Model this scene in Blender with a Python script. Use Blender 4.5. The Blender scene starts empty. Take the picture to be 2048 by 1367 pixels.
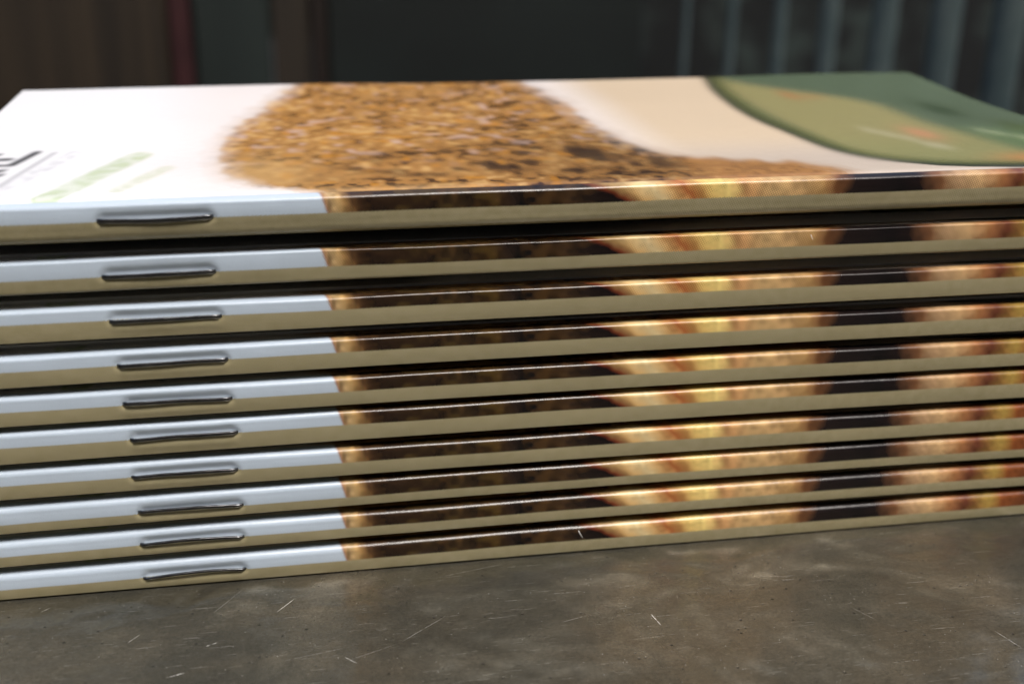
import bpy, math, random
import numpy as np
from mathutils import Matrix, Vector

# ---------------------------------------------------------------- camera, sky, sun, exposure
MM = 0.001
sc = bpy.context.scene
F_PX = 2402.99                       # focal length in pixels of a 2048 px wide picture
cam_d = bpy.data.cameras.new('camera')
cam = bpy.data.objects.new('camera', cam_d)
sc.collection.objects.link(cam)
R = np.array([[0.98394793, 0.17052597, 0.05260574],
              [-0.17784317, 0.91259279, 0.36816600],
              [0.01477424, -0.37161175, 0.92827067]])      # columns: right, forward, up
M = Matrix([[R[0, 0], R[0, 2], -R[0, 1], 40.547 * MM],
            [R[1, 0], R[1, 2], -R[1, 1], -129.835 * MM],
            [R[2, 0], R[2, 2], -R[2, 1], 82.388 * MM],
            [0, 0, 0, 1]])
cam.matrix_world = M
cam_d.sensor_fit = 'HORIZONTAL'
cam_d.sensor_width = 4.8
cam_d.lens = 4.8 * F_PX / 2048
cam_d.clip_start = 0.005
cam_d.clip_end = 60.0
cam_d.dof.use_dof = True
cam_d.dof.focus_distance = 0.143
cam_d.dof.aperture_fstop = cam_d.lens / 2.4
sc.camera = cam

SUN_ELEV, SUN_AZ = 66.0, 152.0        # azimuth measured from +y (behind the stack) towards +x
w = bpy.data.worlds.new("World"); sc.world = w
w.use_nodes = True
nt = w.node_tree
bg = nt.nodes['Background']
sky = nt.nodes.new('ShaderNodeTexSky')
sky.sky_type = 'NISHITA'
sky.sun_disc = False
sky.sun_elevation = math.radians(SUN_ELEV)
sky.sun_rotation = math.radians(SUN_AZ)
sky.dust_density = 4.0
sky.air_density = 1.0
nt.links.new(sky.outputs[0], bg.inputs[0])
bg.inputs[1].default_value = 0.085
sd = bpy.data.lights.new('sun', 'SUN')
sd.energy = 1.5
sd.angle = math.radians(17)
sd.color = (1.0, 0.96, 0.91)
sun = bpy.data.objects.new('sun', sd)
sc.collection.objects.link(sun)
se, sa = math.radians(SUN_ELEV), math.radians(SUN_AZ)
sdir = Vector((math.sin(sa) * math.cos(se), math.cos(sa) * math.cos(se), math.sin(se)))
sun.rotation_euler = sdir.to_track_quat('Z', 'Y').to_euler()
sc.view_settings.view_transform = 'Standard'
sc.view_settings.look = 'None'
sc.view_settings.exposure = 1.22
sc.view_settings.gamma = 1.0

rng = np.random.default_rng(7)
random.seed(7)

# ---------------------------------------------------------------- helpers
def lin(c):
    c = np.asarray(c, float) / 255.0
    return np.where(c <= 0.04045, c / 12.92, ((c + 0.055) / 1.055) ** 2.4)

def mesh_obj(name, verts, faces, mat, parent=None, smooth=False, scale=MM):
    me = bpy.data.meshes.new(name)
    v = (np.asarray(verts, float) * scale)
    me.from_pydata(v.tolist(), [], faces)
    me.update()
    if smooth:
        me.polygons.foreach_set('use_smooth', [True] * len(me.polygons))
    me.materials.append(mat)
    o = bpy.data.objects.new(name, me)
    sc.collection.objects.link(o)
    if parent is not None:
        o.parent = parent
    return o

def tag(o, label=None, cat=None, group=None, kind=None):
    if label: o['label'] = label
    if cat: o['category'] = cat
    if group: o['group'] = group
    if kind: o['kind'] = kind
    return o

def box(x0, x1, y0, y1, z0, z1, bev=0.0):
    """a box with all edges chamfered; returns verts, faces"""
    b = bev
    vs, fs = [], []
    if b <= 0:
        for z in (z0, z1):
            for x, y in ((x0, y0), (x1, y0), (x1, y1), (x0, y1)):
                vs.append((x, y, z))
        fs = [(0, 3, 2, 1), (4, 5, 6, 7), (0, 1, 5, 4), (1, 2, 6, 5), (2, 3, 7, 6), (3, 0, 4, 7)]
        return vs, fs
    def ring(z, i):
        o = i
        pts = [(x0 + b, y0 + o), (x1 - b, y0 + o), (x1 - o, y0 + b), (x1 - o, y1 - b), (x1 - b, y1 - o), (x0 + b, y1 - o), (x0 + o, y1 - b), (x0 + o, y0 + b)]
        return [(x, y, z) for x, y in pts]
    rings = [ring(z0, b * .7), ring(z0 + b, 0), ring(z1 - b, 0), ring(z1, b * .7)]
    for r in rings: vs += r
    for k in range(3):
        for j in range(8):
            a, c = k * 8 + j, k * 8 + (j + 1) % 8
            fs.append((a, c, c + 8, a + 8))
    fs.append(tuple(range(7, -1, -1)))
    fs.append(tuple(range(24, 32)))
    return vs, fs

def tube(path, ra, rb, n=12, up=(0, 0, 1), ex=.9):
    """elliptical wire along a path; ra across, rb along up"""
    vs, fs = [], []
    P = [Vector(p) for p in path]
    for i, p in enumerate(P):
        t = (P[min(i + 1, len(P) - 1)] - P[max(i - 1, 0)]).normalized()
        u = Vector(up); u = (u - t * u.dot(t)).normalized()
        s = t.cross(u)
        for k in range(n):
            a = 2 * math.pi * k / n
            ca, sa_ = math.cos(a), math.sin(a)
            q = p + s * (ra * math.copysign(abs(ca) ** ex, ca)) + u * (rb * math.copysign(abs(sa_) ** ex, sa_))
            vs.append(tuple(q))
    for i in range(len(P) - 1):
        for k in range(n):
            a, b = i * n + k, i * n + (k + 1) % n
            fs.append((a, b, b + n, a + n))
    fs.append(tuple(range(n - 1, -1, -1)))
    fs.append(tuple(range((len(P) - 1) * n, len(P) * n)))
    return vs, fs

class NT:
    """tiny node-graph writer"""
    def __init__(self, name):
        self.m = bpy.data.materials.new(name); self.m.use_nodes = True
        self.t = self.m.node_tree; self.b = self.t.nodes['Principled BSDF']
    def n(self, typ, **kw):
        x = self.t.nodes.new(typ)
        for k, v in kw.items(): setattr(x, k, v)
        return x
    def put(self, sock, v):
        if isinstance(v, bpy.types.NodeSocket): self.t.links.new(v, sock)
        else: sock.default_value = v
    def math(self, op, a, b=0.0, c=0.0, clamp=False):
        x = self.n('ShaderNodeMath', operation=op, use_clamp=clamp)
        self.put(x.inputs[0], a); self.put(x.inputs[1], b); self.put(x.inputs[2], c)
        return x.outputs[0]
    def vmath(self, op, a, b=None, scale=None):
        x = self.n('ShaderNodeVectorMath', operation=op)
        self.put(x.inputs[0], a)
        if b is not None: self.put(x.inputs[1], b)
        if scale is not None: x.inputs['Scale'].default_value = scale
        return x
    def ss(self, v, a, b):
        x = self.n('ShaderNodeMapRange', interpolation_type='SMOOTHSTEP')
        self.put(x.inputs['Value'], v); x.inputs['From Min'].default_value = a; x.inputs['From Max'].default_value = b
        return x.outputs[0]
    def mix(self, f, a, b, mode='MIX'):
        x = self.n('ShaderNodeMix', data_type='RGBA', blend_type=mode)
        self.put(x.inputs[0], f); self.put(x.inputs[6], a); self.put(x.inputs[7], b)
        return x.outputs[2]
    def noise(self, vec, scale, detail=2.0, rough=.5, dist=0.0):
        x = self.n('ShaderNodeTexNoise'); self.put(x.inputs['Vector'], vec)
        x.inputs['Scale'].default_value = scale; x.inputs['Detail'].default_value = detail
        x.inputs['Roughness'].default_value = rough; x.inputs['Distortion'].default_value = dist
        return x.outputs['Fac']
    def ramp(self, f, stops):
        x = self.n('ShaderNodeValToRGB'); e = x.color_ramp.elements
        while len(e) < len(stops): e.new(0.5)
        for el, (p, c) in zip(e, stops):
            el.position = p; el.color = (*c, 1) if len(c) == 3 else c
        self.put(x.inputs[0], f)
        return x.outputs[0]
    def bump(self, h, strength, dist):
        x = self.n('ShaderNodeBump'); x.inputs['Strength'].default_value = strength
        x.inputs['Distance'].default_value = dist; self.put(x.inputs['Height'], h)
        self.put(self.b.inputs['Normal'], x.outputs[0])
        return x
    def scaled_pos(self):
        g = self.n('ShaderNodeTexCoord')
        return self.vmath('SCALE', g.outputs['Object'], scale=1000.0).outputs[0]     # millimetres

KHAKI = (0.318, 0.278, 0.162)

def cover_material():
    g = NT('printed_cover')
    uv = g.n('ShaderNodeUVMap', uv_map='print').outputs[0]
    sp = g.n('ShaderNodeSeparateXYZ'); g.put(sp.inputs[0], uv)
    u, s = sp.outputs[0], sp.outputs[1]
    ink = g.n('ShaderNodeAttribute', attribute_name='ink').outputs['Color']
    # halftone screen, pitch about 0.19 mm at 45 degrees
    k = 2 * math.pi / 0.34
    a = g.math('SINE', g.math('MULTIPLY', g.math('ADD', g.math('MULTIPLY', u, .259), g.math('MULTIPLY', s, .966)), k))
    b = g.math('SINE', g.math('MULTIPLY', g.math('SUBTRACT', g.math('MULTIPLY', s, .259), g.math('MULTIPLY', u, .966)), k))
    dots = g.math('MULTIPLY', a, b)
    near = g.ss(s, 3.6, 2.4)                                  # screen is only resolved on the spine
    amp = g.math('MULTIPLY', dots, near)
    fine = g.noise(uv, 9.0, 3.0, .7)
    edge = g.math('ADD', s, g.math('ADD', g.math('MULTIPLY', dots, .09), g.math('MULTIPLY', g.math('SUBTRACT', fine, .5), .12)))
    m_img = g.ss(edge, -.06, .08)
    # image band: dots darken mid tones
    lum = g.n('ShaderNodeRGBToBW'); g.put(lum.inputs[0], ink)
    mid = g.math('MULTIPLY', g.ss(lum.outputs[0], .0, .12), g.ss(lum.outputs[0], .5, .4))
    f1 = g.math('ADD', 1.0, g.math('MULTIPLY', amp, g.math('MULTIPLY', mid, .48)))
    img = g.vmath('SCALE', ink); g.put(img.inputs['Scale'], f1)
    mot = g.noise(uv, .9, 4.0, .6)
    kh = g.mix(g.ss(mot, .3, .7), (KHAKI[0] * .93, KHAKI[1] * .93, KHAKI[2] * .9, 1), (KHAKI[0] * 1.05, KHAKI[1] * 1.05, KHAKI[2] * 1.08, 1))
    f2 = g.math('ADD', 1.0, g.math('ADD', g.math('MULTIPLY', amp, .22), g.math('MULTIPLY', g.math('SUBTRACT', fine, .5), .25)))
    khs = g.vmath('SCALE', kh); g.put(khs.inputs['Scale'], f2)
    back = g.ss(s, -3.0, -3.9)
    khs = g.mix(back, khs.outputs[0], (.030, .020, .013, 1))  # underside coloured dark to put shade into the gaps between booklets
    col = g.mix(m_img, khs, img.outputs[0])
    g.put(g.b.inputs['Base Color'], col)
    rn = g.noise(uv, 3.0, 3.0, .6)
    g.put(g.b.inputs['Roughness'], g.math('ADD', .19, g.math('MULTIPLY', rn, .10)))
    g.b.inputs['Specular IOR Level'].default_value = .42
    g.b.inputs['IOR'].default_value = 1.5
    # paper fibre and slight waviness of the laminated sheet
    h = g.math('ADD', g.math('MULTIPLY', g.noise(uv, 5.0, 4.0, .7), .6), g.math('MULTIPLY', g.noise(uv, .7, 2.0), 1.2))
    h = g.math('ADD', h, g.math('MULTIPLY', g.noise(uv, 14.0, 2.0, .6), .35))
    g.bump(h, .8, 0.00003)
    return g.m

def paper_material():
    g = NT('page_paper')
    p = g.scaled_pos()
    n = g.noise(p, 6.0, 3.0)
    g.put(g.b.inputs['Base Color'], g.mix(n, (.66, .64, .6, 1), (.78, .77, .74, 1)))
    g.b.inputs['Roughness'].default_value = .75
    return g.m

def steel_material():
    g = NT('staple_steel')
    p = g.scaled_pos()
    mp = g.n('ShaderNodeMapping'); g.put(mp.inputs[0], p); mp.inputs['Scale'].default_value = (.35, 3, 3)
    n = g.noise(mp.outputs[0], 2.2, 4.0, .65)
    g.put(g.b.inputs['Base Color'], g.mix(g.ss(n, .35, .65), (.13, .132, .14, 1), (.27, .272, .285, 1)))
    g.b.inputs['Metallic'].default_value = 1.0
    g.put(g.b.inputs['Roughness'], g.math('ADD', .10, g.math('MULTIPLY', n, .2)))
    g.bump(n, .15, .00001)
    return g.m

SCRATCHES = [(8.49, -3.18, 9.56, -2.22, .05, .5), (19.15, -10.88, 20.51, -9.28, .05, .6), (27.82, -12.93, 29.22, -12.3, .08, .8),
             (35.66, -7.49, 38.02, -4.72, .06, .7), (23.89, -17.99, 26.04, -17.28, .08, .8), (28.07, -6.9, 32.24, -1.2, .035, .35),
             (43.12, -17.23, 44.68, -18.85, .07, .6), (49.51, -15.64, 55.59, -11.07, .04, .5), (54.37, -3.23, 64.8, -1.05, .04, .35),
             (64.98, -16.95, 65.69, -19.17, .07, .0), (79.94, -10.69, 80.94, -13.42, .05, -.6), (81.48, -21.03, 83.05, -22.04, .07, -.7),
             (79.3, -14.6, 79.9, -17.2, .08, .9), (8.21, -14.77, 8.68, -16.74, .07, -.5), (68.29, -14.71, 72.14, -13.69, .04, .4),
             (36.11, -17.02, 43.88, -15.49, .05, .3), (103.45, -16.99, 105.62, -20.44, .04, .3), (43.18, -18.16, 49.51, -15.64, .05, .3),
             (58.6, -14.0, 59.5, -14.9, .10, -.5), (118.0, -24.0, 119.5, -28.0, .05, .5), (96.0, -9.0, 99.0, -9.8, .04, .4)]

def table_material():
    g = NT('worn_metal')
    p = g.scaled_pos()
    rot = g.n('ShaderNodeMapping'); g.put(rot.inputs[0], p)
    rot.inputs['Rotation'].default_value = (0, 0, math.radians(-22)); rot.inputs['Scale'].default_value = (.30, 1.0, 1.0)
    cloud = g.noise(p, .035, 5.0, .6, .4)
    streak = g.noise(rot.outputs[0], .22, 6.0, .62, .6)
    finestreak = g.noise(rot.outputs[0], 3.2, 5.0, .7)
    grain = g.noise(p, 3.4, 4.0, .75)
    base = g.ramp(g.math('ADD', g.math('MULTIPLY', cloud, .68), g.math('MULTIPLY', streak, .32)),
                  [(.34, (.098, .098, .083)), (.5, (.145, .136, .107)), (.66, (.205, .180, .134))])
    base = g.mix(.8, base, g.ramp(grain, [(.3, (.55, .55, .55)), (.7, (1.4, 1.4, 1.4))]), 'MULTIPLY')
    base = g.mix(.22, base, g.ramp(finestreak, [(.35, (.7, .7, .7)), (.5, (1, 1, 1)), (.72, (1.5, 1.5, 1.48))]), 'MULTIPLY')
    sheen_dist = g.vmath('DISTANCE', p, (112, -26, 0)).outputs['Value']
    sheen = g.math('MULTIPLY', g.ss(g.math('ADD', sheen_dist, g.math('MULTIPLY', g.math('SUBTRACT', streak, .5), 40.0)), 42, 4), .75)
    base = g.mix(sheen, base, (1.45, 1.38, 1.28, 1), 'MULTIPLY')  # sheen painted into the base colour, a lighter patch at front right
    # small pits
    vor = g.n('ShaderNodeTexVoronoi'); g.put(vor.inputs['Vector'], p); vor.inputs['Scale'].default_value = 1.15
    vor.inputs['Randomness'].default_value = 1.0
    sel = g.n('ShaderNodeSeparateColor'); g.put(sel.inputs[0], vor.outputs['Color'])
    rad = g.math('MULTIPLY', g.math('ADD', g.math('MULTIPLY', sel.outputs[0], .19), .0), g.ss(sel.outputs[1], .45, .8))
    pit = g.ss(g.math('SUBTRACT', vor.outputs['Distance'], g.math('MULTIPLY', rad, 1.15)), .03, -.03)
    pit = g.math('MULTIPLY', pit, g.math('GREATER_THAN', rad, .02))
    # long individual scratches
    sx = g.n('ShaderNodeSeparateXYZ'); g.put(sx.inputs[0], p)
    flat = g.n('ShaderNodeCombineXYZ'); g.put(flat.inputs[0], sx.outputs[0]); g.put(flat.inputs[1], sx.outputs[1])
    wob = g.math('MULTIPLY', g.math('SUBTRACT', g.noise(p, 1.3, 2.0), .5), .12)
    brk = g.ss(g.noise(p, 2.3, 3.0, .7), .33, .52)
    bright, dark = 0.0, 0.0
    for (x0, y0, x1, y1, wd, st) in SCRATCHES:
        L = math.hypot(x1 - x0, y1 - y0); dx, dy = (x1 - x0) / L, (y1 - y0) / L
        pa = g.vmath('SUBTRACT', flat.outputs[0], (x0, y0, 0)).outputs[0]
        t = g.vmath('DOT_PRODUCT', pa, (dx / L, dy / L, 0)).outputs['Value']
        d = g.math('ABSOLUTE', g.math('ADD', g.vmath('DOT_PRODUCT', pa, (-dy, dx, 0)).outputs['Value'], wob))
        along = g.math('MULTIPLY', g.ss(t, -.02, .25), g.ss(t, 1.02, .7))
        m = g.math('MULTIPLY', g.math('MULTIPLY', g.ss(d, wd * 1.0, wd * .15), along), abs(st) * .85)
        m = g.math('MULTIPLY', m, brk)
        if st >= 0: bright = g.math('MAXIMUM', bright, m)
        else: dark = g.math('MAXIMUM', dark, m)
    # a field of faint hairline scratches in two directions
    for ang, scl, lo in ((-35, .9, .65), (-28, 1.9, .66), (-48, 2.6, .67), (40, 1.6, .70)):
        mp = g.n('ShaderNodeMapping'); g.put(mp.inputs[0], p)
        mp.inputs['Rotation'].default_value = (0, 0, math.radians(ang)); mp.inputs['Scale'].default_value = (.16, 3.2, 1)
        h = g.ss(g.noise(mp.outputs[0], scl, 3.0, .6), lo, lo + .06)
        bright = g.math('MAXIMUM', bright, g.math('MULTIPLY', g.math('MULTIPLY', h, brk), .13))
    sp2 = g.n('ShaderNodeTexVoronoi'); g.put(sp2.inputs['Vector'], p); sp2.inputs['Scale'].default_value = 1.3
    s2 = g.n('ShaderNodeSeparateColor'); g.put(s2.inputs[0], sp2.outputs['Color'])
    speck = g.math('MULTIPLY', g.ss(sp2.outputs['Distance'], .12, .05), g.math('GREATER_THAN', s2.outputs[2], .84))
    bright = g.math('MAXIMUM', bright, g.math('MULTIPLY', speck, .3))
    col = g.mix(g.math('MULTIPLY', pit, .92), base, (.03, .027, .022, 1))
    col = g.mix(dark, col, (.03, .027, .024, 1))
    col = g.mix(bright, col, (.95, .92, .84, 1))
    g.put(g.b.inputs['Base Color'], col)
    g.put(g.b.inputs['Metallic'], g.math('MULTIPLY', .75, g.math('SUBTRACT', 1.0, bright)))
    g.put(g.b.inputs['Roughness'], g.math('ADD', .17, g.math('MULTIPLY', cloud, .16)))
    hgt = g.math('SUBTRACT', g.math('ADD', g.math('MULTIPLY', grain, .3), g.math('MULTIPLY', finestreak, .25)), g.math('MULTIPLY', pit, 1.2))
    b1 = g.bump(hgt, .5, .00010)
    und = g.math('ADD', g.noise(p, .05, 2.0, .5, .6), g.math('MULTIPLY', g.noise(p, .11, 2.0, .5), .35))
    b2 = g.n('ShaderNodeBump'); b2.inputs['Strength'].default_value = 1.0; b2.inputs['Distance'].default_value = .0026
    g.put(b2.inputs['Height'], und); g.put(b1.inputs['Normal'], b2.outputs[0])
    return g.m

def flat_material(name, c0, c1, scale, stretch=(1, 1, 1), rough=.6, lo=.35, hi=.65, bump=0.0):
    g = NT(name)
    p = g.scaled_pos()
    mp = g.n('ShaderNodeMapping'); g.put(mp.inputs[0], p); mp.inputs['Scale'].default_value = stretch
    n = g.noise(mp.outputs[0], scale, 5.0, .6, .3)
    g.put(g.b.inputs['Base Color'], g.mix(g.ss(n, lo, hi), (*c0, 1), (*c1, 1)))
    g.b.inputs['Roughness'].default_value = rough
    if bump: g.bump(n, .4, bump)
    return g.m

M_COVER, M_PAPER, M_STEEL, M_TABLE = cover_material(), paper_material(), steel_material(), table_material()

# ---------------------------------------------------------------- structure behind and below
TZ = -0.15                            # table surface (mm)
M_GROUND = flat_material('dark_paving', (.05, .048, .044), (.09, .085, .078), .01, rough=.85)
v, f = [(-6000, -6000, -745), (6000, -6000, -745), (6000, 6000, -745), (-6000, 6000, -745)], [(0, 1, 2, 3)]
tag(mesh_obj('ground', v, f, M_GROUND), kind='structure')

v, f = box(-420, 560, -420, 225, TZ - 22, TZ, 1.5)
tag(mesh_obj('table_top', v, f, M_TABLE), 'weathered grey brown metal table top scratched and pitted, under the booklet stack', 'table')

def upright(name, x0, x1, y0, y1, mat, label, cat, z0=-744, z1=240, parts=None):
    v, f = box(x0, x1, y0, y1, z0, z1, 1.2)
    return tag(mesh_obj(name, v, f, mat), label, cat)

M_WOOD = flat_material('brown_wood', lin((34, 27, 18)), lin((52, 42, 29)), .12, (1, 1, .03), .6, bump=.0004)
M_RED = flat_material('red_paint', lin((52, 27, 28)), lin((62, 33, 34)), .05, rough=.5)
M_GREY = flat_material('grey_green_paint', lin((27, 34, 32)), lin((38, 46, 43)), .03, (1, 1, .1), .55)
M_POST = flat_material('brown_post_wood', lin((38, 32, 24)), lin((50, 42, 32)), .1, (1, 1, .05), .6)
M_DARK = flat_material('dark_brown_wood', lin((26, 16, 8)), lin((32, 20, 10)), .1, (1, 1, .05), .6)
M_BLACK = flat_material('black_green_paint', lin((12, 18, 16)), lin((18, 26, 24)), .015, rough=.6)
M_WALL = flat_material('mottled_green_wall', lin((8, 12, 12)), lin((52, 64, 60)), .035, (1, 1, .8), .8, lo=.45, hi=.72, bump=.001)
M_BARS = flat_material('pale_green_metal', lin((66, 80, 82)), lin((82, 94, 94)), .06, rough=.45)
upright('wooden_board', -420, -6.0, 376, 400, M_WOOD, 'brown wooden board with vertical grain standing at far left behind the stack', 'board')
upright('red_post', -5.4, 2.4, 374, 404, M_RED, 'narrow dark red post between the brown board and the grey green panel', 'post')
upright('painted_panel', 3.2, 34, 380, 400, M_GREY, 'grey green painted panel just right of the red post', 'panel')
upright('wooden_post', 34.5, 49.5, 378, 402, M_POST, 'grey brown wooden post right of the grey green panel', 'post')
upright('dark_wooden_strip', 50, 56.5, 376, 404, M_DARK, 'very dark brown wooden strip against the black green panel', 'post')
upright('dark_boarding', 57, 192, 384, 404, M_BLACK, 'wide nearly black green panel behind the middle of the stack', 'panel')
upright('garden_wall', 193, 900, 470, 520, M_WALL, 'mottled dark green wall seen between the pale metal bars', 'wall')

M_BLOCKER = flat_material('dark_blocker', (.030, .025, .020), (.042, .035, .028), .004, rough=.8)
v, f = box(-6000, 6000, -1400, -1180, -744, 1650, 3)  # unseen wall, added to cut low front light so the gaps go dark
tag(mesh_obj('blocking_wall', v, f, M_BLOCKER), 'unseen dark brown wall added behind the camera to block low light', 'wall')

# railing of pale metal bars beyond the table at the right
A = np.array([231.6, 356.1]); B = np.array([310.0, 312.9]); D = B - A; Lr = np.hypot(*D); Du = D / Lr
rack = bpy.data.objects.new('metal_railing', None); sc.collection.objects.link(rack)
rack.location = (A[0] * MM, A[1] * MM, -744 * MM)
tag(rack, 'railing of pale grey green vertical metal bars at the right, beyond the table', 'railing')
rack.rotation_euler = (0, 0, math.atan2(Du[1], Du[0]))
for i, t in enumerate([-.32, -.105, .115, .335, .575, .835, 1.095, 1.36, 1.62]):
    r = [1.4, 1.9, 2.6, 3.6, 5.0, 5.8, 6.4, 6.4, 6.4][i]
    path = [(t * Lr, 0, z) for z in (32, 300, 700, 745, 800, 934)]
    v, f = tube(path, r, r * .6, 14, up=(0, 1, 0))
    mesh_obj('bar', v, f, M_BARS, rack, smooth=True)
for z0 in (16, 950):
    v, f = box(-.42 * Lr, 1.72 * Lr, -8, 8, z0 - 16, z0 + 16, 2)
    mesh_obj('rail', v, f, M_BARS, rack)

# ---------------------------------------------------------------- the printed design
def vnoise(x, y, scale, seed):
    """smooth value noise in [0,1]"""
    r = np.random.default_rng(seed)
    T = r.random((256, 256))
    X, Y = x / scale + 500, y / scale + 500
    xi, yi = np.floor(X).astype(int), np.floor(Y).astype(int)
    fx, fy = X - xi, Y - yi
    fx, fy = fx * fx * (3 - 2 * fx), fy * fy * (3 - 2 * fy)
    g = lambda a, b: T[a % 256, b % 256]
    return (g(xi, yi) * (1 - fx) + g(xi + 1, yi) * fx) * (1 - fy) + (g(xi, yi + 1) * (1 - fx) + g(xi + 1, yi + 1) * fx) * fy

def sstep(v, a, b):
    t = np.clip((v - a) / (b - a), 0, 1)
    return t * t * (3 - 2 * t)

# colours along the spine strip: (x at the khaki line, x at the top of the strip, sRGB)
ST = [(-30, -30, (178, 191, 204)), (44.05, 43.45, (178, 191, 204)), (44.33, 43.75, (150, 112, 80)), (45.0, 44.5, (188, 158, 112)), (45.8, 45.2, (164, 134, 88)), (46.5, 45.9, (128, 98, 60)),
      (47.5, 46.7, (66, 46, 30)), (49.5, 49, (48, 34, 25)), (53, 52, (64, 46, 30)), (56, 56, (44, 31, 23)), (58.5, 58, (66, 50, 30)), (60.3, 60, (46, 34, 24)),
      (62.8, 62, (78, 56, 28)), (64.8, 64.6, (56, 42, 34)), (66, 66, (21, 18, 19)), (67.6, 67.4, (25, 20, 20)), (69.2, 69, (62, 44, 26)),
      (71.8, 71, (50, 38, 30)), (78.0, 73.6, (26, 18, 19)), (78.9, 74.7, (120, 56, 34)), (80.6, 76.8, (196, 158, 102)), (82.3, 81, (210, 188, 140)),
      (84.4, 82.8, (190, 150, 96)), (86.6, 85.0, (158, 94, 52)), (88.7, 87.4, (200, 166, 98)), (90.8, 90, (212, 188, 116)), (93.0, 92.0, (186, 140, 92)),
      (96, 96, (194, 160, 110)), (99, 99, (188, 152, 104)), (102, 102, (170, 134, 86)), (103.4, 103.8, (112, 74, 46)), (105.8, 106.2, (30, 22, 21)), (112, 112, (18, 15, 16)), (114.8, 114.2, (28, 20, 20)), (117.6, 117.0, (112, 76, 50)), (119.6, 119.2, (180, 146, 108)), (122.5, 122, (188, 154, 110)),
      (125, 125, (158, 108, 68)), (127.3, 127.5, (98, 54, 38)), (129, 129, (134, 98, 52)), (131, 131, (168, 138, 70)), (133, 133, (132, 74, 38)),
      (137, 137, (84, 48, 30)), (142, 142, (60, 38, 25)), (149, 149, (96, 64, 38))]
SX0 = np.array([a[0] for a in ST]); SX2 = np.array([a[1] for a in ST]); SC = np.array([lin(a[2]) for a in ST])

def spine_ink(x, s):
    """colour of the strip that wraps the spine, s = mm above the khaki line"""
    t = np.clip(s / 2.0, -.3, 1.3)
    out = np.zeros(x.shape + (3,))
    xw = x + (vnoise(x, s, .9, 3) - .5) * .9 * sstep(x, 46, 49) * (x > 46)
    # warp: map x at this height to x on the khaki line
    flat = out.reshape(-1, 3)
    xf, tf = xw.ravel(), t.ravel()
    keys = np.round(tf, 2)
    for kk in np.unique(keys):
        m = keys == kk
        pos = SX0 * (1 - kk) + SX2 * kk
        pos = np.maximum.accumulate(pos + np.arange(len(pos)) * 1e-6)
        for c in range(3): flat[m, c] = np.interp(xf[m], pos, SC[:, c])
    out = flat.reshape(out.shape)
    n = vnoise(x, s, 1.3, 11) * .6 + vnoise(x, s, .45, 12) * .4
    warm = (x > 44.4)[..., None]
    n = n + (vnoise(x, s, .5, 15) - .5) * .9 * sstep(x, 48.5, 46)
    k = np.where(warm, (.60 + .72 * n)[..., None], 1.0)
    amber = (sstep(vnoise(x, s * 1.2, .8, 16) * .6 + vnoise(x, s, 2.6, 17) * .5, .50, .85) * (x > 47) * (x < 79))[..., None]
    out = out + amber * np.array([.050, .024, .006])
    out = out * (1 - .38 * (sstep(x, 47.2, 49) * sstep(x, 80, 77)))[..., None]
    olive = .45 * (sstep(vnoise(x, s * 1.5, 1.8, 14), .62, .9) * (x > 47) * (x < 73))[..., None]
    out = out * k * (1 - olive) + olive * (out + np.array([.06, .04, .008])) 
    return np.clip(out, 0.004, .84)

def seg(x, y, pts, wd):
    d = np.full(x.shape, 1e9)
    for (x0, y0), (x1, y1) in zip(pts[:-1], pts[1:]):
        vx, vy = x1 - x0, y1 - y0
        t = np.clip(((x - x0) * vx + (y - y0) * vy) / (vx * vx + vy * vy + 1e-9), 0, 1)
        d = np.minimum(d, np.hypot(x - x0 - t * vx, y - y0 - t * vy))
    return sstep(d, wd * 1.15, wd * .75)

def inpoly(x, y, poly):
    c = np.zeros(x.shape, bool); n = len(poly); j = n - 1
    for i in range(n):
        xi, yi = poly[i]; xj, yj = poly[j]
        if yi != yj:
            c ^= ((yi > y) != (yj > y)) & (x < (xj - xi) * (y - yi) / (yj - yi) + xi)
        j = i
    return c

MOUND = [(48, -1.5), (43.2, 1.1), (36.7, 4.6), (33.6, 8.0), (32.3, 13), (31.5, 22.0), (32.2, 30), (33.5, 37.1), (37.5, 53.2), (42.2, 70.2), (79.0, 70.2),
         (80.5, 58), (81.5, 48.8), (81.4, 40), (82.0, 31.9), (82.9, 25), (84.2, 19.0), (86, 14.6), (88.7, 12.1), (96.3, 9.6), (103.1, 7.0), (105.8, 3), (107.5, -1.5)]
DISK = [(110.8, 72), (109.8, 66.4), (107.9, 58), (106.8, 50.5), (106.0, 42), (105.8, 34.7), (106.0, 30), (106.6, 25.2), (107.2, 20), (108.1, 14.8), (109.2, 11.5), (110.8, 8.8), (112.4, 7), (114.3, 5.4), (118.4, 3.1), (122.4, 2.0), (127, 1.4), (133, 1.0)]
INNER = [(112.9, 67), (115.7, 61.0), (119.5, 55.5), (123.7, 51.0), (127.5, 46.5), (129.5, 41.9), (129.9, 35), (130.2, 28.6), (132.7, 19.8), (134.2, 10.3), (136, 2)]
DISKP = DISK + [(150, 1.0), (150, 72)]
INNERP = INNER + [(109, -2), (109, 72)]
EXT = 1.0
def blob(x, y, cx, cy, rx, ry, a=0.0):
    ca, sa_ = math.cos(a), math.sin(a)
    u, v = (x - cx) * ca + (y - cy) * sa_, -(x - cx) * sa_ + (y - cy) * ca
    return np.exp(-((u / rx) ** 2 + (v / ry) ** 2))

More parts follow.
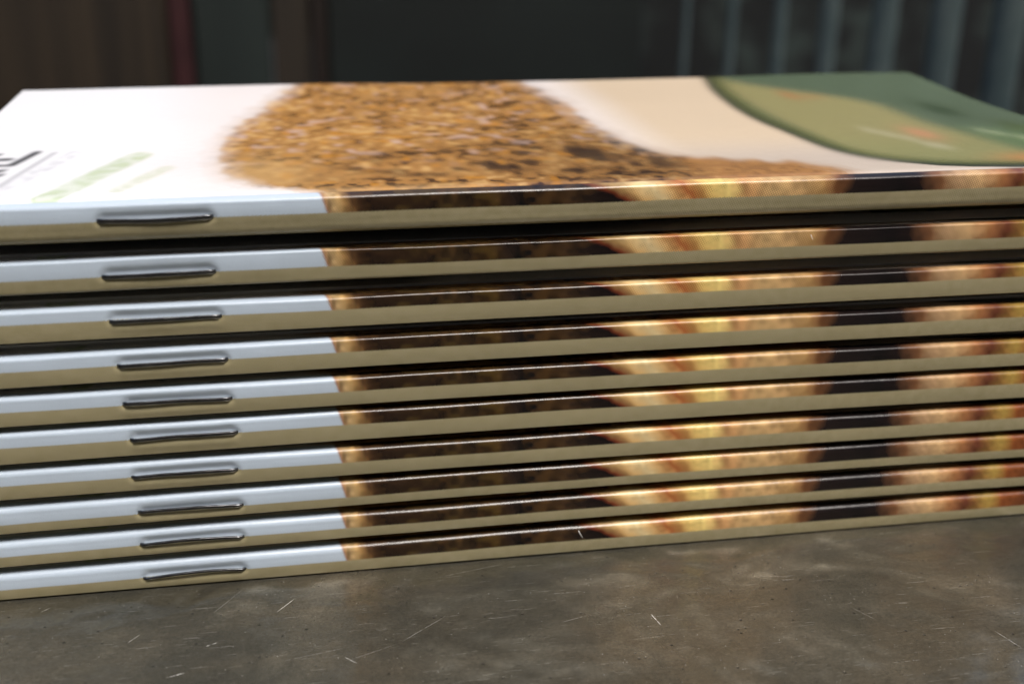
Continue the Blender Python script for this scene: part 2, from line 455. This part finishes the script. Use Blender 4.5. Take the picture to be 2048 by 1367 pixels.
def cover_ink(x, y):
    """front cover picture, x along the spine, y away from it (mm)"""
    def mixc(o, m, c): return o * (1 - m[..., None]) + np.asarray(c) * m[..., None]
    out = np.zeros(x.shape + (3,)) + np.array([.80, .80, .80])
    pink = blob(x, y, 24, 40, 9, 30) * .0 + sstep(x, 16, 34) * .55
    out = mixc(out, pink, (.74, .64, .58))
    right = sstep(x, 78, 92)
    out = mixc(out, right, (.62, .49, .34))
    out = mixc(out, right * sstep(y, 24, 8), (.50, .42, .34))
    # brown mound
    xw = x + (vnoise(x, y, 2.2, 21) - .5) * 1.5 + (vnoise(x, y, .8, 22) - .5) * .5
    yw = y + (vnoise(x, y, 2.2, 23) - .5) * 1.9 * sstep(y, 2, 7) + (vnoise(x, y, .8, 24) - .5) * .5
    m = sum(inpoly(xw + a, yw + b, MOUND).astype(float) for a, b in ((0, 0), (.7, 0), (-.7, 0), (0, .8), (0, -.5), (.5, .5), (-.5, .5), (-1.6, 0), (1.6, 0), (0, 1.6), (-2.4, .5), (2.4, 1))) / 12
    fur = vnoise(x, y, 1.15, 31) * .5 + vnoise(x + 3, y, .6, 32) * .35 + vnoise(x, y, 4.5, 33) * .3
    fur = (fur - .575) * 1.3 + .50
    fur = fur + .14 * sstep(x, 66, 38) * sstep(y, 5, 30)
    c = np.zeros(x.shape + (3,)) + np.array([.34, .165, .045])
    c = mixc(c, sstep(fur, .50, .10), (.055, .022, .006))
    c = mixc(c, sstep(fur, .58, .95) * .9, (.60, .36, .13))
    c = mixc(c, sstep(vnoise(x, y, 1.5, 34), .70, .92) * sstep(y, 7, 22) * .85, (.50, .34, .26))
    c = mixc(c, sstep(vnoise(x, y, 1.6, 36), .72, .95) * .7, (.50, .21, .02))
    dk = sstep(vnoise(x, y, 2.3, 35), .5, .85) * blob(x, y, 70, 12, 20, 9) + sstep(vnoise(x, y, 2.0, 37), .45, .8) * blob(x, y, 86, 16, 7, 6)
    c = mixc(c, np.clip(dk * 1.2, 0, .85), (.025, .012, .006))
    pale = blob(x, y, 36, 10, 7, 10) * .65 + sstep(y, 4.0, 1.0) * .45 * (x < 62)
    c = mixc(c, np.clip(pale, 0, .8), (.50, .31, .12))
    c = c * (1 - .38 * (sstep(x, 52, 82) * sstep(y, 45, 15)))[..., None]
    rr = sstep(x, 84, 92)
    c = mixc(c, rr * .6, (.40, .19, .06))
    out = mixc(out, m, c)
    # green disk with its dark rim
    dm = inpoly(x, y, DISKP)
    dd = np.full(x.shape, 1e9)
    for (x0, y0), (x1, y1) in zip(DISK[:-1], DISK[1:]):
        vx, vy = x1 - x0, y1 - y0
        t = np.clip(((x - x0) * vx + (y - y0) * vy) / (vx * vx + vy * vy), 0, 1)
        dd = np.minimum(dd, np.hypot(x - x0 - t * vx, y - y0 - t * vy))
    sd_ = np.where(dm, dd, -dd)
    g = np.zeros(x.shape + (3,)) + np.array([.22, .215, .085])
    g = mixc(g, sstep(y, 6, 26) * .5, (.30, .25, .105))
    upper = 1 - sum(inpoly(x + a, y + b, INNERP).astype(float) for a, b in ((0, 0), (.8, 0), (-.8, 0), (0, 2), (0, -2), (1.6, 0), (-1.6, 0), (.8, 2), (-.8, -2), (2.4, 0), (-2.4, 0))) / 11
    g = mixc(g, upper, (.078, .108, .060))
    g = mixc(g, upper * blob(x, y, 137.5, 38, 2.5, 6) * .9, (.022, .04, .010))
    g = mixc(g, upper * blob(x, y, 142, 24, 2, 5) * .9, (.04, .055, .008))
    g = mixc(g, upper * sstep(y, 30, 16) * .55, (.11, .17, .055))
    g = mixc(g, sstep(sd_, 5.0, 1.0), (.075, .085, .022))
    g = mixc(g, sstep(sd_, 2.4, .4), (.028, .034, .014))
    g = mixc(g, blob(x, y, 125.8, 21.5, 2.0, 4.0) * .75, (.50, .21, .11))
    g = mixc(g, blob(x, y, 118.5, 50.5, 1.2, 3.5) * .7, (.36, .13, .04))
    g = mixc(g, blob(x, y, 121.5, 49, 2.0, 2.0) * .4, (.36, .13, .04))
    g = mixc(g, blob(x, y, 133, 6.0, 5, 2.2) * .8, (.42, .17, .045))
    t1 = sum(blob(x, y, a, b, .9, 1.6) for a, b in ((119.3, 24.0), (120.8, 21.2), (122.4, 18.6), (123.3, 14.6), (124.6, 13.2)))
    g = mixc(g, np.clip(t1, 0, 1) * .6, (.46, .42, .28))
    t2 = sum(blob(x, y, a, b, .8, 1.5) for a, b in ((135.6, 22.6), (136.9, 20.5), (138.6, 17.2), (139.6, 15.2)))
    g = mixc(g, np.clip(t2, 0, 1) * .6, (.38, .42, .24))
    out = mixc(out, sstep(sd_, -.3, .3), g)
    # writing at the head of the cover: heavy dark title, a rule, a grey line, two green lines
    jag = lambda sc_, sd2: sstep(vnoise(x * 1.0, y, sc_, sd2), .28, .62)
    title = np.maximum.reduce([seg(x, y, [(1.6, 22.6), (4.2, 25.8)], .7), seg(x, y, [(5.6, 20.8), (7.0, 21.2)], .85),
                               seg(x, y, [(1.5, 13.0), (6.8, 18.1), (8.0, 18.0), (9.8, 25.0)], .62), seg(x, y, [(2, 9), (7.6, 15.6)], .6),
                               seg(x, y, [(2, 4), (7.9, 13.4)], .5), seg(x, y, [(2.2, 17), (5.6, 24)], .45), seg(x, y, [(-1, 14), (3, 22)], .6)])
    out = mixc(out, title * .93, (.035, .035, .04))
    rule = seg(x, y, [(7.0, 2.5), (8.6, 7.3), (11.9, 24.6)], .42)
    out = mixc(out, rule * .55, (.25, .25, .27))
    line = seg(x, y, [(8.6, 3.5), (9.9, 7.6), (14.4, 24.6)], 1.0) * jag(.75, 41)
    out = mixc(out, line * .30, (.25, .25, .30))
    gr = seg(x, y, [(14.6, 2.0), (16.4, 6.0), (22.2, 22.2)], 1.65) * (.55 + .45 * jag(1.0, 42))
    out = mixc(out, gr * .62, (.36, .47, .19))
    gr2 = seg(x, y, [(21.6, 4.6), (26.2, 14.6)], 1.0) * (.5 + .5 * jag(.8, 43))
    out = mixc(out, gr2 * .5, (.45, .52, .28))
    return out

# ---------------------------------------------------------------- the booklets
KQ = [[-6e-06, 0.004179, 46.190307], [-1.9e-05, 0.002848, 39.815992], [-2.1e-05, 0.001135, 34.655629], [-6.6e-05, 0.002122, 29.391424],
      [-6.6e-05, 0.000538, 24.435522], [-7.5e-05, 0.001264, 20.128271], [-5.1e-05, -0.000955, 15.143112], [-9.7e-05, 0.002288, 10.49374],
      [-8.5e-05, 0.001889, 6.229089], [-7.4e-05, 0.001638, 1.762892]]
DX = [-0.369, -0.598, -0.358, -0.049, 0.09, 0.425, 0.092, 0.398, 0.229, 0.139]
DY = [-0.299, 0.12, 0.1, 0.051, 0.021, 0.0, -0.021, -0.061, -0.12, -0.2]
UP = [1.75, 2.0, 1.5, 1.6, 1.7, 1.7, 1.7, 2.0, 1.75, 1.9]      # khaki line to shoulder
LO = [2.3, 1.9, 2.3, 2.1, 1.9, 2.2, 1.9, 1.35, 1.5, 1.85]      # khaki line to lower edge
UNDER = [1.0, .42, .10, .08, .06, .06, .06, .06, .05, .02]     # how far the body hangs below the spine's lower edge
RB = [1.3, .7, .28, .25, .22, .22, .2, .2, .18, .34]           # radius of the lower edge
W_, D_ = 148.0, 68.8
SL, SLEN = 19.92, 12.03
LOOKS = ['topmost stapled booklet, front cover in full view with brown mound and green disk',
         'stapled booklet directly under the topmost one, its shoulder in the shade of the wide gap',
         'stapled booklet third from the top of the stack, two spines above the tightly packed middle',
         'stapled booklet fourth from the top of the stack, between wider gap above and narrower below',
         'stapled booklet fifth from the top of the stack, first of the upper middle pair',
         'stapled booklet sixth from the top, fifth from the table, in the middle of the stack',
         'stapled booklet fourth above the table top in the stack of ten',
         'stapled booklet third above the table, its white spine band widest and khaki band thin',
         'stapled booklet lying directly on the bottommost one, thin khaki band',
         'bottommost stapled booklet, lying on the scratched metal table with an arched thin staple']

SHZ = [0, -.2, -.05, 0, .06, .10, .12, .14, .16, .18]              # cover level behind the shoulder, relative to it
SHR = [.38, .35, .50, .55, .60, .70, .75, .80, .90, .95]             # height of the rounded shoulder
SHY = [.75, .75, .85, .9, .95, 1.0, 1.05, 1.1, 1.2, 1.25]

def Kz(i, x):
    q = KQ[i]; t = np.clip(x, -10, 150) - 60
    return q[0] * t * t + q[1] * t + q[2]

def bez(p0, p1, p2, p3, n):
    t = np.linspace(0, 1, n)[:, None]
    return (1 - t) ** 3 * p0 + 3 * (1 - t) ** 2 * t * p1 + 3 * (1 - t) * t * t * p2 + t ** 3 * p3

STAPLE_WOB = []
def booklet(i):
    dx, dy = DX[i], DY[i]
    root = bpy.data.objects.new('booklet', None); sc.collection.objects.link(root)
    root.location = (dx * MM, dy * MM, 0)
    tag(root, LOOKS[i], 'booklet', 'stapled booklets in the stack')
    xs = np.arange(0, W_ + 1e-6, .2)
    K = Kz(i, xs + dx)
    zlow = np.maximum(K - LO[i], TZ + .04)                       # lower edge of the spine
    zb = np.maximum(zlow - UNDER[i], TZ + .02)
    if i == 0:
        zt = K + UP[i] + .42
    else:
        Kp = Kz(i - 1, xs + dx)
        zt = Kp - LO[i - 1] - UNDER[i - 1] - .03
    zs = K + UP[i]
    cols = []
    zs = K + UP[i]
    zn = zt if i == 0 else np.minimum(zs + SHZ[i], zt)               # cover level just behind the shoulder
    zbn = zlow - (.5 * UNDER[i] if i == 0 else .02)
    top_ys = np.arange(D_, 3.2, -.42) if i == 0 else np.concatenate([[D_, 50, 30], np.linspace(20, 3.2, 15)])
    rows_y, rows_z = [], []
    o = np.ones_like(xs)
    for y in top_ys:
        rows_y.append(y * o); rows_z.append(zn + (zt - zn) * sstep(y, 5.0, 17.0))
    # shoulder: from the flat cover down to the upright face
    Tn = 20
    sh_y = bez(*[np.array([v_]) for v_ in (3.0, SHY[i], .0, 0.0)], Tn)[:, 0]
    tt = np.linspace(0, 1, Tn)
    for k in range(Tn):
        t = tt[k]
        z = (1 - t) ** 3 * zn + 3 * (1 - t) ** 2 * t * zn + 3 * (1 - t) * t * t * (zs + .17) + t ** 3 * (zs - SHR[i])
        rows_y.append(sh_y[k] * o); rows_z.append(z)
    # upright face
    Fn = 14
    za, zz = zs - SHR[i], zlow + RB[i]
    for k in range(1, Fn):
        t = k / Fn
        rows_y.append(-.09 * (1 - (2 * t - 1) ** 2) * o); rows_z.append(za * (1 - t) + zz * t)
    Bn = 12
    by = bez(*[np.array([v_]) for v_ in (0, 0, RB[i] * .35, 4.5)], Bn)[:, 0]
    for k in range(Bn):
        t = k / (Bn - 1)
        z = (1 - t) ** 3 * zz + 3 * (1 - t) ** 2 * t * (zlow + .05) + 3 * (1 - t) * t * t * zbn + t ** 3 * zbn
        rows_y.append(by[k] * o); rows_z.append(np.maximum(z, TZ + .02))
    for y in (7, 9, 11, 13, 15, 17, 30, 50, D_):
        rows_y.append(y * o); rows_z.append(zbn + (zb - zbn) * sstep(y, 5.0, 17.0))
    Y = np.array(rows_y); Z = np.array(rows_z); X = np.tile(xs, (len(Y), 1))
    n_top = len(top_ys)
    # arc length s from the khaki line (z == K on the face)
    seglen = np.hypot(np.diff(Y, axis=0), np.diff(Z, axis=0))
    arc = np.vstack([np.zeros((1, len(xs))), -np.cumsum(seglen, axis=0)])
    s0 = np.empty(len(xs))
    face = slice(n_top + Tn - 1, n_top + Tn + Fn)
    for j in range(len(xs)):
        s0[j] = np.interp(-K[j], -Z[face, j], -arc[face, j])
    S = arc + s0[None, :]
    # local dent of the paper pressed in by the staple, slight fold waviness
    xa, xb = SL, SL + SLEN
    win = sstep(X, xa - .5, xa + .9) * sstep(X, xb + .5, xb - .9)
    onface = np.exp(-((S - .30) / .62) ** 2)
    Y2 = Y + .30 * win * onface - .06 * win * np.exp(-((S + 1.0) / .5) ** 2)
    ends = np.exp(-((X - xa) / .35) ** 2) + np.exp(-((X - xb) / .35) ** 2)
    Y2 += .12 * ends * np.exp(-((S) / .4) ** 2)
    wav = (vnoise(X, S * 0 + i * 7.3, 9.0, 50 + i) - .5) * .15 + (vnoise(X, S, 2.2, 70 + i) - .5) * .035
    fw = np.exp(-((S - .5) / 2.2) ** 2)
    Y2 += wav * fw
    zw = (vnoise(X, S * 0 + i * 3.1, 14.0, 90 + i) - .5) * .16 * np.exp(-((S - 1.0) / 2.2) ** 2)
    Zf = np.maximum(Z + (zw if i < 9 else zw * (S > -.5)), TZ + .02)
    if i == 0:                                                   # crease line beside the spine
        Zf -= .10 * np.exp(-((Y - 1.25) / .22) ** 2) * (S > 1.0) * (.6 + .4 * vnoise(X, X * 0, 20, 5))
        Zf += (vnoise(X, Y, 22, 6) - .5) * .5 * sstep(Y, 3, 20) * (S > 1) - .35 * sstep(X, 120, 148) * sstep(Y, 8, 40) * (S > 1) * sstep(Y, D_ + 4, 48)
    nr, nc = X.shape
    # outer skin plus inner skin (paper thickness)
    th = .16
    ny = np.gradient(Z, axis=0); nyy = np.gradient(Y, axis=0)
    ln = np.hypot(ny, nyy) + 1e-9
    IY, IZ = Y2 + (-ny / ln) * -th * -1, Zf - (nyy / ln) * -th * 1
    # make sure the inner skin really lies inside the fold
    mid = (zt + zb) / 2
    IY = np.where(Y > 3.01, Y, Y2 + th * np.abs(ny / ln))
    IZ = np.where(Zf > mid[None, :], Zf - th * np.abs(nyy / ln), Zf + th * np.abs(nyy / ln))
    V = np.concatenate([np.stack([X, Y2, Zf], -1).reshape(-1, 3), np.stack([X, IY, IZ], -1).reshape(-1, 3)])
    idx = np.arange(nr * nc).reshape(nr, nc)
    q = np.stack([idx[:-1, :-1], idx[1:, :-1], idx[1:, 1:], idx[:-1, 1:]], -1).reshape(-1, 4)
    qi = q[:, ::-1] + nr * nc
    rim = []
    N = nr * nc
    for a in range(nc - 1):
        rim.append((idx[0, a], idx[0, a + 1], idx[0, a + 1] + N, idx[0, a] + N))
        rim.append((idx[-1, a + 1], idx[-1, a], idx[-1, a] + N, idx[-1, a + 1] + N))
    for a in range(nr - 1):
        rim.append((idx[a + 1, 0], idx[a, 0], idx[a, 0] + N, idx[a + 1, 0] + N))
        rim.append((idx[a, -1], idx[a + 1, -1], idx[a + 1, -1] + N, idx[a, -1] + N))
    Fq = np.concatenate([q, qi, np.array(rim)])
    me = bpy.data.meshes.new('cover')
    me.vertices.add(len(V)); me.vertices.foreach_set('co', (V * MM).ravel())
    me.loops.add(len(Fq) * 4); me.loops.foreach_set('vertex_index', Fq.ravel().astype(np.int32))
    me.polygons.add(len(Fq)); me.polygons.foreach_set('loop_start', np.arange(0, len(Fq) * 4, 4, dtype=np.int32))
    me.polygons.foreach_set('use_smooth', np.concatenate([np.ones(len(q) * 2, bool), np.zeros(len(rim), bool)]))
    me.update(calc_edges=True)
    # ink colours
    Sc = S[:, :]
    ink = spine_ink(X, Sc)
    crease = UP[i] + 1.0                                          # where the strip ends and the cover picture begins
    ycov = np.clip(Sc - crease, 0, None)
    if i == 0:
        top = cover_ink(X, Y)
        soft = top[:n_top].copy()                                 # the printed picture itself is softly focused
        for _ in range(3):
            for ax in (0, 1):
                a_ = np.concatenate([soft.take([0], ax), soft, soft.take([-1], ax)], ax)
                n_ = soft.shape[ax]
                soft = .25 * a_.take(range(0, n_), ax) + .5 * a_.take(range(1, n_ + 1), ax) + .25 * a_.take(range(2, n_ + 2), ax)
        fall = sstep(Y[:n_top], 3.5, 7.0)[..., None]
        top[:n_top] = top[:n_top] * (1 - fall) + soft * fall
        for _ in range(14):
            for ax in (0, 1):
                a_ = np.concatenate([soft.take([0], ax), soft, soft.take([-1], ax)], ax)
                n_ = soft.shape[ax]
                soft = .25 * a_.take(range(0, n_), ax) + .5 * a_.take(range(1, n_ + 1), ax) + .25 * a_.take(range(2, n_ + 2), ax)
        far = (sstep(X[:n_top], 100, 105) * sstep(Y[:n_top], 3.5, 9))[..., None]
        top[:n_top] = top[:n_top] * (1 - far) + soft * far
    else:
        top = cover_ink(X, Y)
    m = sstep(Sc, crease - .15, crease + .15)[..., None]
    ink = ink * (1 - m) + top * m
    rgba = np.ones((2 * N, 4)); rgba[:N, :3] = ink.reshape(-1, 3); rgba[N:, :3] = .75
    at = me.attributes.new('ink', 'FLOAT_COLOR', 'POINT'); at.data.foreach_set('color', rgba.ravel())
    uv = me.uv_layers.new(name='print')
    P = np.stack([X + i * 37.0, Sc], -1).reshape(-1, 2); P = np.concatenate([P, P * [1, 0] + [0, 50]])
    uv.data.foreach_set('uv', P[Fq.ravel()].ravel())
    me.materials.append(M_COVER)
    co = bpy.data.objects.new('cover', me); sc.collection.objects.link(co); co.parent = root
    # folded leaves inside the cover
    zt_m, zb_m = float(zt.mean()), float(zb.mean())
    nl = 9
    v_, f_ = [], []
    lo_z = max(float(zb.max()), TZ + .02) + .28; hi_z = float(zt.min()) - .75
    pitch = (hi_z - lo_z) / nl
    for k in range(nl):
        z0 = lo_z + k * pitch
        bv, bf = box(.25, W_ - .25, 2.6, D_ - .45 - .05 * abs(k - nl / 2), z0, z0 + pitch * .86)
        f_ += [tuple(a + len(v_) for a in ff) for ff in bf]; v_ += bv
    mesh_obj('page_block', v_, f_, M_PAPER, root)
    # the staple: crown of flattened wire, corners bent back through the fold
    r = random.Random(40 + i)
    arch = [-.14, .02, .05, .04, .06, .08, .10, .16, .24, .30][i]
    tilt = [.06, .00, -.10, -.06, .10, .0, -.02, .10, .0, .0][i]
    slz, srz = [(.05, .08), (-.02, .06), (-.16, -.12), (-.08, -.02), (.16, .02), (-.08, 0), (.0, .06), (.22, .08), (.08, .0), (-.12, .0)][i]
    kz = lambda x: float(Kz(i, np.array([x + dx]))[0])
    path = []
    yf = -.09 - .07
    path.append((xa + .12, 1.6, kz(xa) + slz)); path.append((xa, .5, kz(xa) + slz)); path.append((xa + .04, .05, kz(xa) + slz)); path.append((xa + .22, yf + .16, kz(xa) + slz + .01))
    for k in range(0, 25):
        t = k / 24
        x = xa + .45 + (SLEN - .9) * t
        path.append((x, yf + .03 * math.sin(7 * t + i) - .05 * math.sin(math.pi * t), kz(x) + slz * (1 - t) + srz * t + arch * math.sin(math.pi * t) + .015 * math.sin(11 * t + 2 * i)))
    path.append((xb - .22, yf + .16, kz(xb) + srz)); path.append((xb - .04, .05, kz(xb) + srz)); path.append((xb, .5, kz(xb) + srz)); path.append((xb - .12, 1.6, kz(xb) + srz))
    hz = [.30, .265, .26, .25, .25, .24, .23, .22, .20, .17][i]
    v_, f_ = tube(path, .14, hz * .86, 20, ex=.4)
    mesh_obj('staple', v_, f_, M_STEEL, root, smooth=True)
    return root

for i in range(10):
    booklet(i)

# ---------------------------------------------------------------- lint lying on the spines
M_LINT = flat_material('white_lint', (.8, .8, .78), (.88, .88, .86), 1.0, rough=.8)
def lint(pts, r, label):
    v_, f_ = tube(pts, r, r, 6, up=(0.3, 1, 0.2))
    tag(mesh_obj('lint_fibre', v_, f_, M_LINT, smooth=True), label, 'fibre', 'lint fibres on the spines')
lint([(73.75, -.45, 3.35), (73.9, -.52, 2.95), (74.1, -.54, 2.6), (74.3, -.5, 2.25)], .035, 'white lint fibre upright on the dark print of the bottommost spine')
lint([(101.0, -.12, 41.35), (101.15, -.16, 41.0), (101.3, -.14, 40.75)], .03, 'tiny white lint fibre on the second spine left of its black patch')
